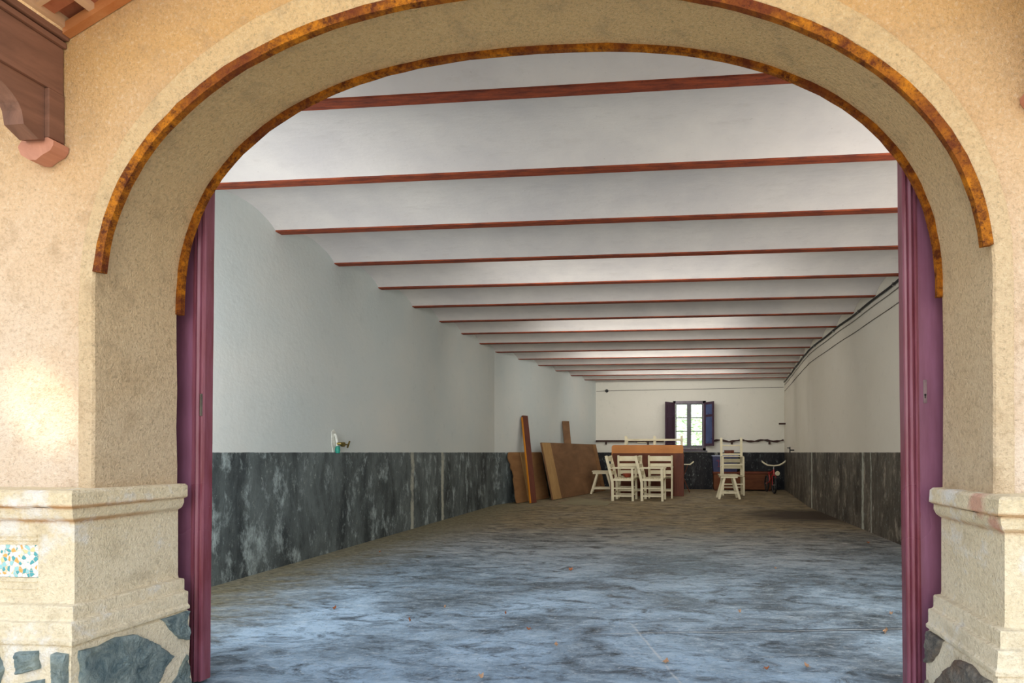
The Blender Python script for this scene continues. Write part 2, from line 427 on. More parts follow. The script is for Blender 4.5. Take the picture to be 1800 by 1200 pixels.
mb.loft([(x, YB + .004, z) for x, z in bo], [(x, YB, z) for x, z in b2])
mb.loft([(x, YB, z) for x, z in b2], [(x, YB, z) for x, z in f2])
mb.loft([(x, YB, z) for x, z in f2], [(x, YB + .006, z) for x, z in fr])
N = 6
prev = [(x, YB + .006, z) for x, z in fr]
for k in range(1, N + 1):
    f = k / N
    cur = [(a[0] + (b[0]-a[0]) * f, (YB + .006) + (YI - YB - .006) * f, a[1] + (b[1]-a[1]) * f) for a, b in zip(fr, inn)]
    mb.loft(prev, cur); prev = cur
mb.loft(prev, [(x, YIN, z) for x, z in inn2])
mb.rough(.0035, 14, 2)
tag(mb.build('trim_1', M['band'], smooth=True), 'raised rough stucco arch band with its deep reveal', 'arch', kind='structure')

# floor + outside ground
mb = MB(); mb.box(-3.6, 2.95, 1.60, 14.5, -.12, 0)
tag(mb.build('floor', M['floor']), 'worn grey concrete floor with painted-in blue sky sheen inside the archway', 'floor', kind='structure')
mb = MB(); mb.box(-14, 14, -12, 1.60, -.14, -.012)
tag(mb.build('ground', M['ground']), 'pale gravel ground in front of the archway', 'ground', kind='structure')
mb = MB(); mb.box(-14, 14, 14.5, 26, -.24, -.10)
tag(mb.build('back_ground', M['ground']), 'pale ground behind the back wall outside the window', 'ground', kind='structure')

def fprism(pts, z0, z1):
    return MB().prism(pts, lambda u, v, d: (u, v, d), z0, z1)
def wall_slab(name, inner, outer, mat, label):
    o = fprism(inner + outer[::-1], 0, 3.12).build(name, mat)
    return tag(o, label, 'wall', kind='structure')
wall_slab('wall_left', [(-3.28, YIN), (-3.28, 9.5), (wl(YBACK), YBACK)], [(-3.55, YIN), (-3.55, 9.5), (wl(YBACK) - .3, YBACK)], M['wall_l'], 'left whitewashed wall with tall scuffed dark dado')
wall_slab('wall_right', [(2.29, YIN), (2.29, 9.6), (wr(YBACK), YBACK)], [(2.6, YIN), (2.6, 9.6), (wr(YBACK) + .2, YBACK)], M['wall_r'], 'right whitewashed wall with brownish dark dado')
# back wall with window hole
wx0, wx1, wz0, wz1 = -.08, .72, 1.00, 2.27
mb = MB()
for (a, b, c, d) in ((-3.0, wx0, 0, 3.12), (wx1, 3.0, 0, 3.12), (wx0, wx1, 0, wz0), (wx0, wx1, wz1, 3.12)):
    mb.box(a, b, YBACK, YBACK + .38, c, d)
tag(mb.build('wall_back', M['wall_b']), 'far back wall, white above a black dado', 'wall', kind='structure')

# ceiling of shallow brick vaults
BY = [2.675 + .765 * i for i in range(15)]
prof = []
edges = [BY[0] - .765] + BY + [BY[-1] + .765]
for i in range(len(edges) - 1):
    a, b = edges[i], edges[i+1]
    for k in range(15):
        f = k / 14
        y = a + .030 + (b - a - .060) * f
        if y < YIN + .002 or y > YBACK + .02: continue
        prof.append((y, H + .008 + .105 * (1 - (2*f - 1) ** 2) ** .85))
prof += [(YBACK + .02, 3.12), (YIN + .002, 3.12)]
mb = MB().prism(prof, lambda u, v, d: (d, u, v), -3.5, 2.9)
bmesh.ops.triangulate(mb.bm, faces=[f for f in mb.bm.faces if len(f.verts) > 4])
tag(mb.build('ceiling', M['vault'], smooth=True), 'white limewashed ceiling of shallow brick vaults', 'ceiling', kind='structure')
ords = ['first', 'second', 'third', 'fourth', 'fifth', 'sixth', 'seventh', 'eighth', 'ninth', 'tenth', 'eleventh', 'twelfth', 'thirteenth', 'fourteenth', 'fifteenth']
for i, y in enumerate(BY):
    xa, xb = wl(y) - .03, wr(y) + .03
    mb = MB()
    n = 26
    for k in range(n):
        pass
    mb.box(xa, xb, y - .035, y + .035, H, H + .012)
    mb.box(xa, xb, y - .006, y + .006, H + .012, H + .14)
    mb.box(xa, xb, y - .035, y + .035, H + .14, H + .152)
    o = mb.build('ceiling_beam', M['beam'], origin=((xa + xb)/2, y, H))
    extra = ', nearest the arch crown' if i == 0 else (', last before the back wall' if i == 14 else '')
    tag(o, f'{ords[i]} red oxide iron ceiling beam counted from the archway{extra}', 'beam', 'iron beams carrying the ceiling vaults')

# ------------------------------------------------------------------ rusted strips on the arch
def arch_strip(fn, y0, y1, th, zend, name, label, tilt=0.0):
    o = [p for p in fn(.002) if p[1] >= zend]; i_ = [q for p, q in zip(fn(.002), fn(-th)) if p[1] >= zend]
    mb = MB()
    A = [(x, y0, z) for x, z in o]; B = [(x, y0, z) for x, z in i_]
    C = [(x, y1, z) for x, z in i_]; D = [(x, y1, z) for x, z in o]
    mb.loft(A, B).loft(B, C).loft(C, D).loft(D, A)
    for k in (0, -1): mb.quad([A[k], B[k], C[k], D[k]])
    mb.rough(.0022, 22, 5)
    return tag(mb.build(name, M['rust'], smooth=True, origin=(CX, (y0+y1)/2, zend)), label, 'iron strip')
arch_strip(FRONT, YB - .005, YB + .016, .028, 1.545, 'iron_strip', 'rusted iron strip curving along the outer edge of the arch')
arch_strip(INNER, YI - .004, YI + .014, .020, 1.475, 'iron_strip', 'orange rusted iron strip on the inner edge of the arch, framing the ceiling view')

# ------------------------------------------------------------------ pedestals (mirror pair)
def mx(sgn, x):                       # x measured for the left one
    return x if sgn < 0 else 2 * CX - x
def profile_ring(sgn, prof, zfun, xe=-3.3, yend=YI):
    """prof: list of (projection from block faces, z). Sweeps front face and reveal side of the pedestal."""
    mb = MB()
    X0, Y0 = -1.987, 1.628
    rows = []
    nx, ny = 22, 10
    for pr, z in prof:
        row = []
        for k in range(nx): row.append((xe + (X0 + pr - xe) * k / nx, Y0 - pr, z))
        for k in range(ny + 1): row.append((X0 + pr, Y0 - pr + (yend - Y0 + pr) * k / ny, z))
        rows.append([(mx(sgn, a), b, c) for a, b, c in row])
    for a, b in zip(rows, rows[1:]): mb.loft(a, b)
    return mb, rows
def pedestal(sgn, label, stone_mat):
    e = empty('trim_2' if sgn < 0 else 'trim_3', (0, 0, 0))
    tag(e, label, 'pedestal', kind='structure')
    # top cap slab
    mb, rows = profile_ring(sgn, [(-.30, .836), (.030, .826), (.040, .818), (.042, .776), (.034, .770)], None)
    mb.rough(.003, 20, 3 + sgn, maxlen=.05); mb.build('cap_slab', M['cement'], e, smooth=True)
    mb, rows = profile_ring(sgn, [(.034, .770), (.026, .768), (.026, .750), (.018, .732), (.004, .722)], None)
    mb.rough(.0025, 20, 7 + sgn, maxlen=.05); mb.build('cove_moulding', M['cement'], e, smooth=True)
    # block, front face with a recess for the mosaic
    mb = MB()
    X0, Y0 = -1.987, 1.628
    mb.quad([(mx(sgn, X0), Y0, .44), (mx(sgn, X0), YI, .44), (mx(sgn, X0), YI, .73), (mx(sgn, X0), Y0, .73)])
    xr_, zt, zb = -2.120, .642, .532
    def fq(x0, x1, z0, z1, y=Y0): mb.quad([(mx(sgn, x0), y, z0), (mx(sgn, x1), y, z0), (mx(sgn, x1), y, z1), (mx(sgn, x0), y, z1)])
    fq(xr_, X0, .44, .73); fq(-3.3, xr_, zt, .73); fq(-3.3, xr_, .44, zb)
    fq(-3.3, xr_, zb, zt, Y0 + .012)
    mb.quad([(mx(sgn, xr_), Y0, zb), (mx(sgn, xr_), Y0 + .012, zb), (mx(sgn, xr_), Y0 + .012, zt), (mx(sgn, xr_), Y0, zt)])
    mb.quad([(mx(sgn, xr_), Y0, zt), (mx(sgn, xr_), Y0 + .012, zt), (mx(sgn, -3.3), Y0 + .012, zt), (mx(sgn, -3.3), Y0, zt)])
    mb.quad([(mx(sgn, xr_), Y0, zb), (mx(sgn, xr_), Y0 + .012, zb), (mx(sgn, -3.3), Y0 + .012, zb), (mx(sgn, -3.3), Y0, zb)])
    mb.build('shaft', M['cement'], e)
    mb = MB(); a, b = sorted((mx(sgn, -3.29), mx(sgn, xr_ - .001)))
    mb.box(a, b, Y0 + .004, Y0 + .016, zb + .001, zt - .001)
    tag(mb.build('mosaic_panel', M['mosaic'], e), 'broken tile mosaic in white, teal and orange')
    for z in (.672, .658, .520, .496):
        mb = MB(); mb.tube([(mx(sgn, -3.29), Y0 + .001, z), (mx(sgn, xr_ - .002), Y0 + .001, z)], .0055 if z > .6 else .004, 8)
        mb.build('reed_moulding', M['cement'], e, smooth=True)
    mb, rows = profile_ring(sgn, [(.0, .462), (.003, .450), (.024, .447), (.027, .442), (.027, .404), (.030, .400), (.042, .397), (.044, .392), (.044, .350), (.047, .346), (.052, .342), (.052, .334), (.050, .329), (.034, .326)], None)
    mb.rough(.0025, 18, 11 + sgn, maxlen=.05); mb.build('base_moulding', M['cement'], e, smooth=True)
    # mortar core with stones
    mb, rows = profile_ring(sgn, [(.034, .332), (.046, .318), (.050, .20), (.056, -.012)], None)
    mb.rough(.006, 12, 15 + sgn, maxlen=.04); mb.build('mortar_bed', M['cement'], e, smooth=True)
    xs = X0 + .050; ys = Y0 - .050
    side = [[(1.600, .306), (1.66, .300), (1.71, .312), (1.778, .300), (1.86, .240), (1.93, .165), (1.89, .12), (1.85, .05), (1.80, .0), (1.60, 0)],
            [(1.885, .322), (1.99, .322), (1.995, .205), (1.955, .222), (1.915, .27)],
            [(1.925, .07), (1.985, .150), (1.995, .10), (1.995, 0), (1.86, 0)]]
    front = [[(-2.129, .305), (-2.057, .310), (-2.047, .253), (-2.125, .232)],
             [(-1.996, .307), (-1.950, .303), (-1.938, .0), (-1.996, .0), (-2.0, .15)],
             [(-2.30, .30), (-2.20, .31), (-2.175, .25), (-2.20, .18), (-2.30, .17)],
             [(-2.13, .20), (-2.03, .222), (-2.02, .06), (-2.12, .03)],
             [(-2.42, .30), (-2.33, .30), (-2.34, .16), (-2.44, .18)],
             [(-2.34, .13), (-2.17, .15), (-2.15, .0), (-2.34, .0)]]
    def stone(poly, f, seed):
        mb = MB(); n = len(poly)
        cx_ = sum(p[0] for p in poly)/n; cz_ = sum(p[1] for p in poly)/n
        # densify + inner grid of rings for a rough split face
        dense = []
        for i in range(n):
            a, b = poly[i], poly[(i+1) % n]
            for k in range(14):
                dense.append((a[0] + (b[0]-a[0])*k/14, a[1] + (b[1]-a[1])*k/14))
        rings = []
        for q, (sc, dd) in enumerate([(1.0, -.012), (.985, .004), (.94, .009)] + [(.94 - .06*j, .011) for j in range(1, 15)]):
            ring = []
            for p in dense:
                u = cx_ + (p[0]-cx_)*sc; v = cz_ + (p[1]-cz_)*sc
                nn = noise.noise(Vector((u*14 + v*9, v*22, seed*3.3))) * .010 + abs(noise.noise(Vector((u*48, v*70, seed)))) * .008 + noise.noise(Vector((u*130, v*130, seed))) * .003
                u2 = u + (noise.noise(Vector((u*40, v*40, seed+9))) * .006 if sc > .9 else 0)
                ring.append(mb.bm.verts.new(f(u2, v, dd + (nn if q else 0))))
            rings.append(ring)
        m = len(dense)
        for A, B in zip(rings, rings[1:]):
            for k in range(m): mb.bm.faces.new((A[k], A[(k+1) % m], B[(k+1) % m], B[k]))
        mb.bm.faces.new(rings[-1]); mb.bm.faces.new(rings[0])
        return mb.build('stone', stone_mat, e, smooth=True)
    for i, p in enumerate(side): stone(p, lambda u, v, d: (mx(sgn, xs + d), u, v), 1 + i + (5 if sgn > 0 else 0))
    for i, p in enumerate(front): stone(p, lambda u, v, d: (mx(sgn, u), ys - d, v), 31 + i + (5 if sgn > 0 else 0))
    return e
pedestal(-1, 'left moulded pedestal of the arch with mosaic panel over blue stones', M['stone'])
pedestal(1, 'right moulded pedestal of the arch over rough brown stones', M['stone2'])

# ------------------------------------------------------------------ sliding door leaves
def door(sgn, name, label):
    e = empty(name, (-1.946 if sgn < 0 else .845, 2.085, 0)); e.rotation_euler = (0, R(.6) * (1 if sgn < 0 else -1), 0)
    tag(e, label, 'door', kind='structure')
    s = -1 if sgn < 0 else 1           # direction away from opening
    def bx(a, b, y0, y1, z0, z1, bev=0):
        mb = MB(); p, q = sorted((s*a, s*b)); mb.box(p, q, y0, y1, z0, z1, bev=bev); return mb
    bx(.052, .16, -.022, .022, .01, 2.30).build('stile', M['leaf'], e)
    mb = MB()
    for k in range(5):
        p, q = sorted((s*(.16 + k*.22), s*(.16 + k*.22 + .214))); mb.box(p, q, -.018, .018, .01, 2.30)
    mb.build('board_panel', M['leaf'], e)
    # moulded meeting edge: profile of beads
    prof = [(0, .020), (0, -.018), (.003, -.024), (.010, -.026), (.013, -.021), (.016, -.019), (.019, -.026), (.026, -.031), (.033, -.026), (.036, -.022), (.038, -.028), (.044, -.028), (.047, -.022), (.053, -.022), (.053, .020)]
    mb = MB().prism([(s*u, v) for u, v in prof], lambda u, v, d: (u, v, d), .01, 2.30)
    mb.rough(.0010, 30, 4, maxlen=.25); mb.build('edge_moulding', M['leaf_dark'], e)
    if sgn > 0:
        bx(.066, .078, -.0245, -.020, 1.13, 1.175 + .04).build('lock_plate', M['lock'], e)
        lp = [c for c in e.children if c.name.startswith('lock_plate')][0]
        mb = MB(); mb.lathe([(.0001, -.0262), (.0036, -.0262), (.0036, -.0245), (.0001, -.0245)], (s*.072, 0, 1.160), 'y', 16)
        mb.box(s*.072 - .0016, s*.072 + .0016, -.0262, -.0245, 1.148, 1.16)
        mb.build('keyhole', M['black'], lp)
    else:
        bx(.004, .012, -.030, -.018, 1.10, 1.19).build('latch_plate', M['steel'], e)
    return e
door(-1, 'door_1', 'left maroon sliding door leaf standing behind the left jamb')
door(1, 'door_2', 'right maroon sliding door leaf with a keyhole plate')

# ------------------------------------------------------------------ wooden brackets and canopy
def bracket(sgn, dx, label):
    X = lambda x: mx(sgn, x) + dx
    e = empty('wooden_bracket', (X(-2.18), YW, 1.93)); tag(e, label, 'bracket', 'carved brackets under the canopy')
    O = Vector(e.location)
    def bx(a, b, y0, y1, z0, z1, bev=.003):
        mb = MB(); p, q = sorted((X(a), X(b))); mb.box(p, q, y0, y1, z0, z1, bev=bev); return mb
    def fin(mb, name, mat):
        bmesh.ops.translate(mb.bm, verts=mb.bm.verts, vec=-O); return mb.build(name, mat, e)
    fin(bx(-2.30, -2.128, 1.30, YW - .002, 2.19, 2.352), 'beam', M['bracket'])
    fin(bx(-2.312, -2.116, 1.29, YW - .002, 2.353, 2.372).box(*sorted((X(-2.322), X(-2.106))), 1.28, YW - .002, 2.378, 2.400, bev=.004), 'beam_moulding', M['bracket'])
    fin(bx(-2.225, -2.125, 1.662, YW - .002, 2.021, 2.189), 'post', M['bracket'])
    pr = [(1.661, 2.189), (1.661, 2.010), (1.645, 2.004), (1.622, 2.018), (1.603, 2.030), (1.600, 2.052)]
    pr += [(1.600 - .20 * (1 - math.cos(a)) , 2.052 + .115 * math.sin(a)) for a in [R(10*k) for k in range(1, 10)]]
    pr += [(1.36, 2.168), (1.36, 2.189)]
    a, b = sorted((X(-2.212), X(-2.140)))
    mb = MB().prism(pr, lambda u, v, d: (d, u, v), a, b); fin(mb, 'brace', M['bracket'])
    pf = [(-2.243, 1.992), (-2.230, 2.012), (-2.205, 2.020), (-2.128, 2.020), (-2.108, 2.008), (-2.110, 1.992), (-2.122, 1.975), (-2.150, 1.962), (-2.175, 1.945), (-2.200, 1.947), (-2.232, 1.965)]
    mb = MB().prism([(X(u), v) for u, v in pf], lambda u, v, d: (u, d, v), 1.663, YW - .002); fin(mb, 'foot', M['bracket_pink'])
    return e
bracket(-1, 0, 'carved brown timber bracket and beam end at the upper left of the arch')
bracket(1, -.032, 'carved brown timber bracket and beam end at the upper right of the arch')
# sloping tiled canopy above (its soffit shows at the top left)
e = empty('tiled_canopy', (CX, YW, 2.42)); tag(e, 'sloping tiled canopy soffit above the arch, between brackets', 'canopy')
O = Vector(e.location)
sl = .50
def zc(x): return 2.402 + (x + 2.09) * sl if x < CX else 2.402 + (2*CX - x + 2.09) * sl
for s in (-1, 1):
    mbt = MB(); mbj = MB()
    nx = 14; w = (CX + 2.070) / nx
    for i in range(nx):
        for j in range(6):
            xa = -2.104 + i * w; xb = xa + w
            ya = 1.40 + j * .052; yb = ya + .052
            sh = .022 * ((i + j) % 2)
            A = [(xa+.006, ya+.006), (xb-.006, ya+.006), (xb-.006, yb-.006), (xa+.006, yb-.006)]
            lo = [(mx(s, x), y, zc(x) + .030 + sh) for x, y in A]; hi = [(mx(s, x), y, zc(x) + .075) for x, y in A]
            vs = [mbt.bm.verts.new(p) for p in lo + hi]
            for q in ((0,1,2,3),(4,5,6,7),(0,1,5,4),(1,2,6,5),(2,3,7,6),(3,0,4,7)): mbt.bm.faces.new([vs[k] for k in q])
        xa = -2.104 + i * w
        A = [(max(xa-.010, -2.104), 1.38), (xa+.010, 1.38), (xa+.010, YW-.002), (max(xa-.010, -2.104), YW-.002)]
        vs = [mbj.bm.verts.new((mx(s, x), y, zc(x) + h)) for h in (.012, .05) for x, y in A]
        for q in ((0,1,2,3),(4,5,6,7),(0,1,5,4),(1,2,6,5),(2,3,7,6),(3,0,4,7)): mbj.bm.faces.new([vs[k] for k in q])
    for j in range(3):
        y = 1.40 + j*.104
        A = [(-2.104, y-.007), (CX, y-.007), (CX, y+.007), (-2.104, y+.007)]
        vs = [mbj.bm.verts.new((mx(s, x), y_, zc(x) + h)) for h in (.022, .06) for x, y_ in A]
        for q in ((0,1,2,3),(4,5,6,7),(0,1,5,4),(1,2,6,5),(2,3,7,6),(3,0,4,7)): mbj.bm.faces.new([vs[k] for k in q])
    A = [(-2.104, 1.36), (CX, 1.36), (CX, YW - .002), (-2.104, YW - .002)]
    mbr = MB(); vs = [mbr.bm.verts.new((mx(s, x), y_, zc(x) + h)) for h in (.072, .10) for x, y_ in A]
    for q in ((0,1,2,3),(4,5,6,7),(0,1,5,4),(1,2,6,5),(2,3,7,6),(3,0,4,7)): mbr.bm.faces.new([vs[k] for k in q])
    A = [(-2.104, 1.686), (CX, 1.686), (CX, YW - .002), (-2.104, YW - .002)]
    mbw = MB(); vs = [mbw.bm.verts.new((mx(s, x), y_, zc(x) + h)) for h in (-.006, .03) for x, y_ in A]
    for q in ((0,1,2,3),(4,5,6,7),(0,1,5,4),(1,2,6,5),(2,3,7,6),(3,0,4,7)): mbw.bm.faces.new([vs[k] for k in q])
    for m_, n_, mt in ((mbt, 'tile_field', 'tile'), (mbj, 'batten_grid', 'joint'), (mbr, 'roof_deck', 'tile'), (mbw, 'wall_board', 'trimwood')):
        bmesh.ops.translate(m_.bm, verts=m_.bm.verts, vec=-O); m_.build(n_, M[mt], e)

# ------------------------------------------------------------------ window, shutters, back wall things
e = empty('window_1', (.32, YBACK, 1.0)); tag(e, 'small six-pane window in the back wall', 'window', kind='structure')
O = Vector(e.location)
def loc(mb): bmesh.ops.translate(mb.bm, verts=mb.bm.verts, vec=-O); return mb
mb = MB(); fy0, fy1 = YBACK - .035, YBACK + .05
mb.box(-.10, -.035, fy0, fy1, 1.0, 2.28).box(.665, .74, fy0, fy1, 1.0, 2.28).box(-.10, .74, fy0, fy1, 2.215, 2.28).box(-.10, .74, fy0, fy1, 1.0, 1.06)
loc(mb).build('window_frame', M['shutter'], e)
for a, b in ((-.033, .275), (.345, .663)):
    mb = MB(); y0, y1 = YBACK - .02, YBACK + .03
    mb.box(a, b, y0, y1, 1.062, 1.135).box(a, b, y0, y1, 2.19, 2.213)
    mb.box(a, a + .02, y0, y1, 1.135, 2.19).box(b - .02, b, y0, y1, 1.135, 2.19)
    for z in (1.485, 1.838): mb.box(a, b, y0 + .01, y1 - .01, z, z + .022)
    sa = loc(mb).build('sash', M['frame'], e)
    mb = MB(); mb.box(a + .015, b - .015, YBACK + .004, YBACK + .008, 1.13, 2.195)
    loc(mb).build('pane', M['glass'], sa)
mb = MB(); mb.box(.276, .344, YBACK - .04, YBACK + .03, 1.062, 2.214); loc(mb).build('mullion', M['frame'], e)
mb = MB(); mb.box(-.14, .78, YBACK - .05, YBACK + .3, .962, .998); loc(mb).build('window_sill', M['frame'], e)
def shutter(xh, ang, label, mid):
    e = empty('window_shutter', (xh, YBACK - .045, 1.12)); e.rotation_euler = (0, 0, ang)
    tag(e, label, 'shutter')
    W_, h_ = .36, 1.12
    mb = MB(); mb.box(0, .05, -.014, .014, 0, h_).box(W_-.05, W_, -.014, .014, 0, h_)
    for z in (0, .74, h_ - .06): mb.box(.05, W_ - .05, -.014, .014, z, z + .06)
    mb.build('shutter_frame', M['shutter'], e)
    for z0, z1 in ((.062, .738), (.802, h_ - .062)):
        mb = MB(); mb.box(.052, W_-.052, -.006, .006, z0, z1).box(.075, W_-.075, -.011, .011, z0 + .03, z1 - .03)
        mb.build('shutter_panel', M[mid], e)
    return e
shutter(-.07, R(180 + 52), 'plain dark maroon shutter folded open on the left of the window', 'shutter')
shutter(.71, R(-54), 'panelled shutter with painted-in blue sky sheen, folded open on the right of the window', 'shutter_sky_sheen')

def rail(x0, x1, label, rough_, br):
    e = empty('wall_rail', ((x0+x1)/2, YBACK - .06, 1.25)); tag(e, label, 'rail', 'rails along the back wall')
    L = (x1 - x0)/2
    mb = MB(); n = 22
    if rough_: mb.tube([(-L + 2*L*k/n, .01*math.sin(k*1.7), .018*math.sin(k*.9) + .01*noise.noise(Vector((k*.7, 1, 2)))) for k in range(n+1)], [.022 + .010*math.sin(k*2.3) for k in range(n+1)], 8)
    else: mb.box(-L, L, -.02, .02, -.022, .022, bev=.004)
    mb.build('rail_bar', M['pole'], e, smooth=True)
    for b in br:
        mb = MB(); mb.box(b - x0 - L - .02, b - x0 - L + .02, -.015, .058, -.09, -.024); mb.build('rail_support', M['pole'], e)
rail(wl(14) + .03, -.34, 'straight dark wooden rail on the back wall left of the window', False, (-1.85, -.75))
rail(.93, wr(14) - .03, 'gnarled dark branch rail on the back wall right of the window', True, (1.4, 2.35))
mb = MB(); mb.lathe([(.0, 0), (.03, 0), (.042, -.015), (.042, -.045), (.03, -.06), (.0, -.06)], (0, 0, 0), 'y', 18)
o = mb.build('junction_knob', M['black'], smooth=True); o.location = (-1.83, YBACK - .001, 2.56)
tag(o, 'small round black knob high on the back wall near its left corner', 'knob')
mb = MB(); mb.tube([(wl(14.05) + .02, YBACK - .008, 2.555), (-1.5, YBACK - .008, 2.57), (0.3, YBACK - .008, 2.585), (wr(14.05) - .02, YBACK - .008, 2.615)], .005, 6)
tag(mb.build('thin_wire', M['pole'], origin=(.2, YBACK - .008, 2.58)), 'thin wire strung level across the back wall above the window', 'wire')
mb = MB(); mb.box(-.14, 0.03, -.03, .03, -.022, .022, bev=.004)
o = mb.build('wooden_peg', M['pole']); o.location = (wr(13.8) - .02, 13.8, 1.67)
tag(o, 'short brown wooden peg sticking out of the right wall by the far corner', 'peg')

# cables on right wall
def wallrun(off, z, y0=2.1, y1=13.95, amp=.006, n=60):
    pts = []
    for k in range(n+1):
        y = y0 + (y1-y0)*k/n
        pts.append((wr(y) - off, y, z + amp*math.sin(y*5) - .004*math.sin(y*2.1)))
    return pts
mb = MB(); mb.tube(wallrun(.022, 2.722), .013, 8)
mb2 = MB()
o = empty('wall_cable', (2.27, 8, 2.72)); tag(o, 'thick black cable clipped under the ceiling along the right wall', 'cable')
bmesh.ops.translate(mb.bm, verts=mb.bm.verts, vec=-Vector(o.location)); mb.build('cable_run', M['black'], o, smooth=True)
for y in [2.6 + 1.1*k for k in range(10)]:
    mb = MB(); mb.box(-.03, .004, -.012, .012, -.018, .018, bev=.003)
    c = mb.build('clip', M['steel'], o); c.location = Vector((wr(y) - .003, y, 2.722)) - Vector(o.location)
mb = MB(); mb.tube(wallrun(.012, 2.655, amp=.004), .005, 6)
tag(mb.build('thin_cable', M['steel'], smooth=True, origin=(2.28, 8, 2.655)), 'thin grey cable just below the thick black one on the right wall', 'cable')
mb = MB(); mb.tube(wallrun(.009, 2.50, amp=.003), .0045, 6)
tag(mb.build('shadow_line', M['wall_r'], smooth=True, origin=(2.28, 8, 2.50)), 'thin tube added as a shadow line, lowest of the runs on the right wall', 'shadow line')  # thin tube stands in for a shadow line on the wall

# black valve on right wall
e = empty('wall_valve', (wr(11.9), 11.9, 1.0)); tag(e, 'small black water valve on the right wall above the dado', 'valve')
MB().tube([(.01, 0, 0), (-.09, 0, 0)], .014, 8).build('pipe_stub', M['black'], e)
MB().tube([(-.09, 0, .07), (-.09, 0, -.07)], .013, 8).build('valve_body', M['black'], e)
MB().tube([(-.09, -.04, .045), (-.15, -.02, .05)], .010, 8).build('handle', M['black'], e)

# tap on left wall
e = empty('wall_tap', (-3.28, 4.94, 1.0)); tag(e, 'old brass tap with a teal sleeve on the left wall at dado height', 'tap')
MB().tube([(.012, -.02, .13), (.020, -.012, .11), (.024, .0, .05), (.022, .0, -.02)], .012, 10).build('white_pipe', M['white'], e, smooth=True)
MB().lathe([(.0, -.055), (.018, -.05), (.023, -.02), (.018, .012), (.010, .018), (0, .018)], (.030, 0, -.005), 'z', 14).build('teal_sleeve', M['teal'], e, smooth=True)
MB().tube([(.024, 0, .035), (.060, .012, .035)], .014, 10).build('tap_body', M['brass'], e, smooth=True)
MB().lathe([(0, -.014), (.022, -.014), (.024, 0), (.022, .014), (0, .014)], (.05, .05, .028), 'x', 14).build('flange', M['brass'], e, smooth=True)
MB().tube([(.05, .06, .028), (.055, .13, .026)], .007, 8).build('spout', M['brass'], e, smooth=True)
h = MB().tube([(.055, .115, -.002), (.055, .150, .060)], .008, 8).build('handle', M['brass'], e, smooth=True)
mb = MB(); mb.prism([(-.05, .15), (-.02, .17), (.02, .13), (.035, .06), (.03, .0), (.04, -.03), (-.03, -.05), (-.05, .02)], lambda u, v, d: (d, u, v), -.004, .006)
mb.build('plaster_patch', M['white'], e)

# ------------------------------------------------------------------ boards against the left wall
def frame_from(a, b, c):
    """origin a, u = a->b (length), v = a->c"""
    a, b, c = Vector(a), Vector(b), Vector(c); u = (b-a); v = (c-a); n = u.cross(v).normalized()
    return a, u.normalized(), v.normalized(), n, u.length, v.length
def board(name, mat, a, b, c, th, poly=None, extra=None, label='', cat='board', group=None):
    a_, u, v, n, U, V = frame_from(a, b, c)
    e = empty(name, a_); tag(e, label, cat, group)
    poly = poly or [(0, 0), (U, 0), (U, V), (0, V)]
    mb = MB().prism(poly, lambda p, q, d: u*p + v*q + n*d, 0, th)
    mb.build('board_face', mat, e)
    if extra:
        for nm, mt, x0, x1, z0, z1, d0, d1 in extra:
            mb = MB().prism([(x0, z0), (x1, z0), (x1, z1), (x0, z1)], lambda p, q, d: u*p + v*q + n*d, d0, d1)
            mb.build(nm, mt, e)
    return e
# direction along wall: (.245,.97); perpendicular to room: (.97,-.245)
torn = [(0, 0), (1.28, 0), (1.28, .965), (.04, .965), (.0, .93), (-.03, .86), (-.02, .80), (.03, .74), (.0, .66), (.05, .60), (.06, .50), (.02, .45), (.02, .3), (-.01, .12)]
board('plywood_sheet', M['ply'], (-2.97, 9.80, 0.005), (-2.66, 11.04, 0.005), (-3.15, 9.845, .94), .018, torn,
      [('pale_strip', M['ply_l'], .42, .66, .004, .955, .019, .026)],
      label='torn-edged plywood sheet leaning on the left wall behind the narrow plank')
board('narrow_plank', M['plank_face'], (-2.735, 9.90, 0), (-2.665, 10.02, 0), (-3.035, 10.36, 1.665), .035, None,
      [('painted_edge', M['orange_edge'], -.014, -.001, 0, 1.72, 0, .036)],
      label='tall narrow plank with an orange edge leaning on the left wall', cat='plank', group='narrow planks on the left wall')
board('large_panel', M['panel'], (-2.48, 10.57, 0), (-1.80, 13.30, 0), (-2.735, 10.635, 1.143), .035, None,
      [('end_batten', M['ply_l'], 0.0, .36, .002, 1.165, .036, .046), ('end_batten', M['ply'], 2.60, 2.80, .002, 1.165, .036, .046)],
      label='large brown wooden panel leaning by the left wall, biggest of the boards')
board('short_plank', M['panel'], (-2.43, 11.98, 0), (-2.29, 12.06, 0), (-2.60, 12.08, 1.66), .03, None, None,
      label='short brown plank end poking up behind the large leaning panel', cat='plank', group='narrow planks on the left wall')
mb = MB().prism([(-2.20, 9.80), (-1.25, 9.58), (-1.22, 10.30), (-2.15, 11.30)], lambda u, v, d: (u, v, d), .001, .007)
tag(mb.build('flat_sheet', M['card'], origin=(-1.7, 10.2, 0)), 'flat pale cardboard sheet lying on the floor before the leaning panel', 'sheet')

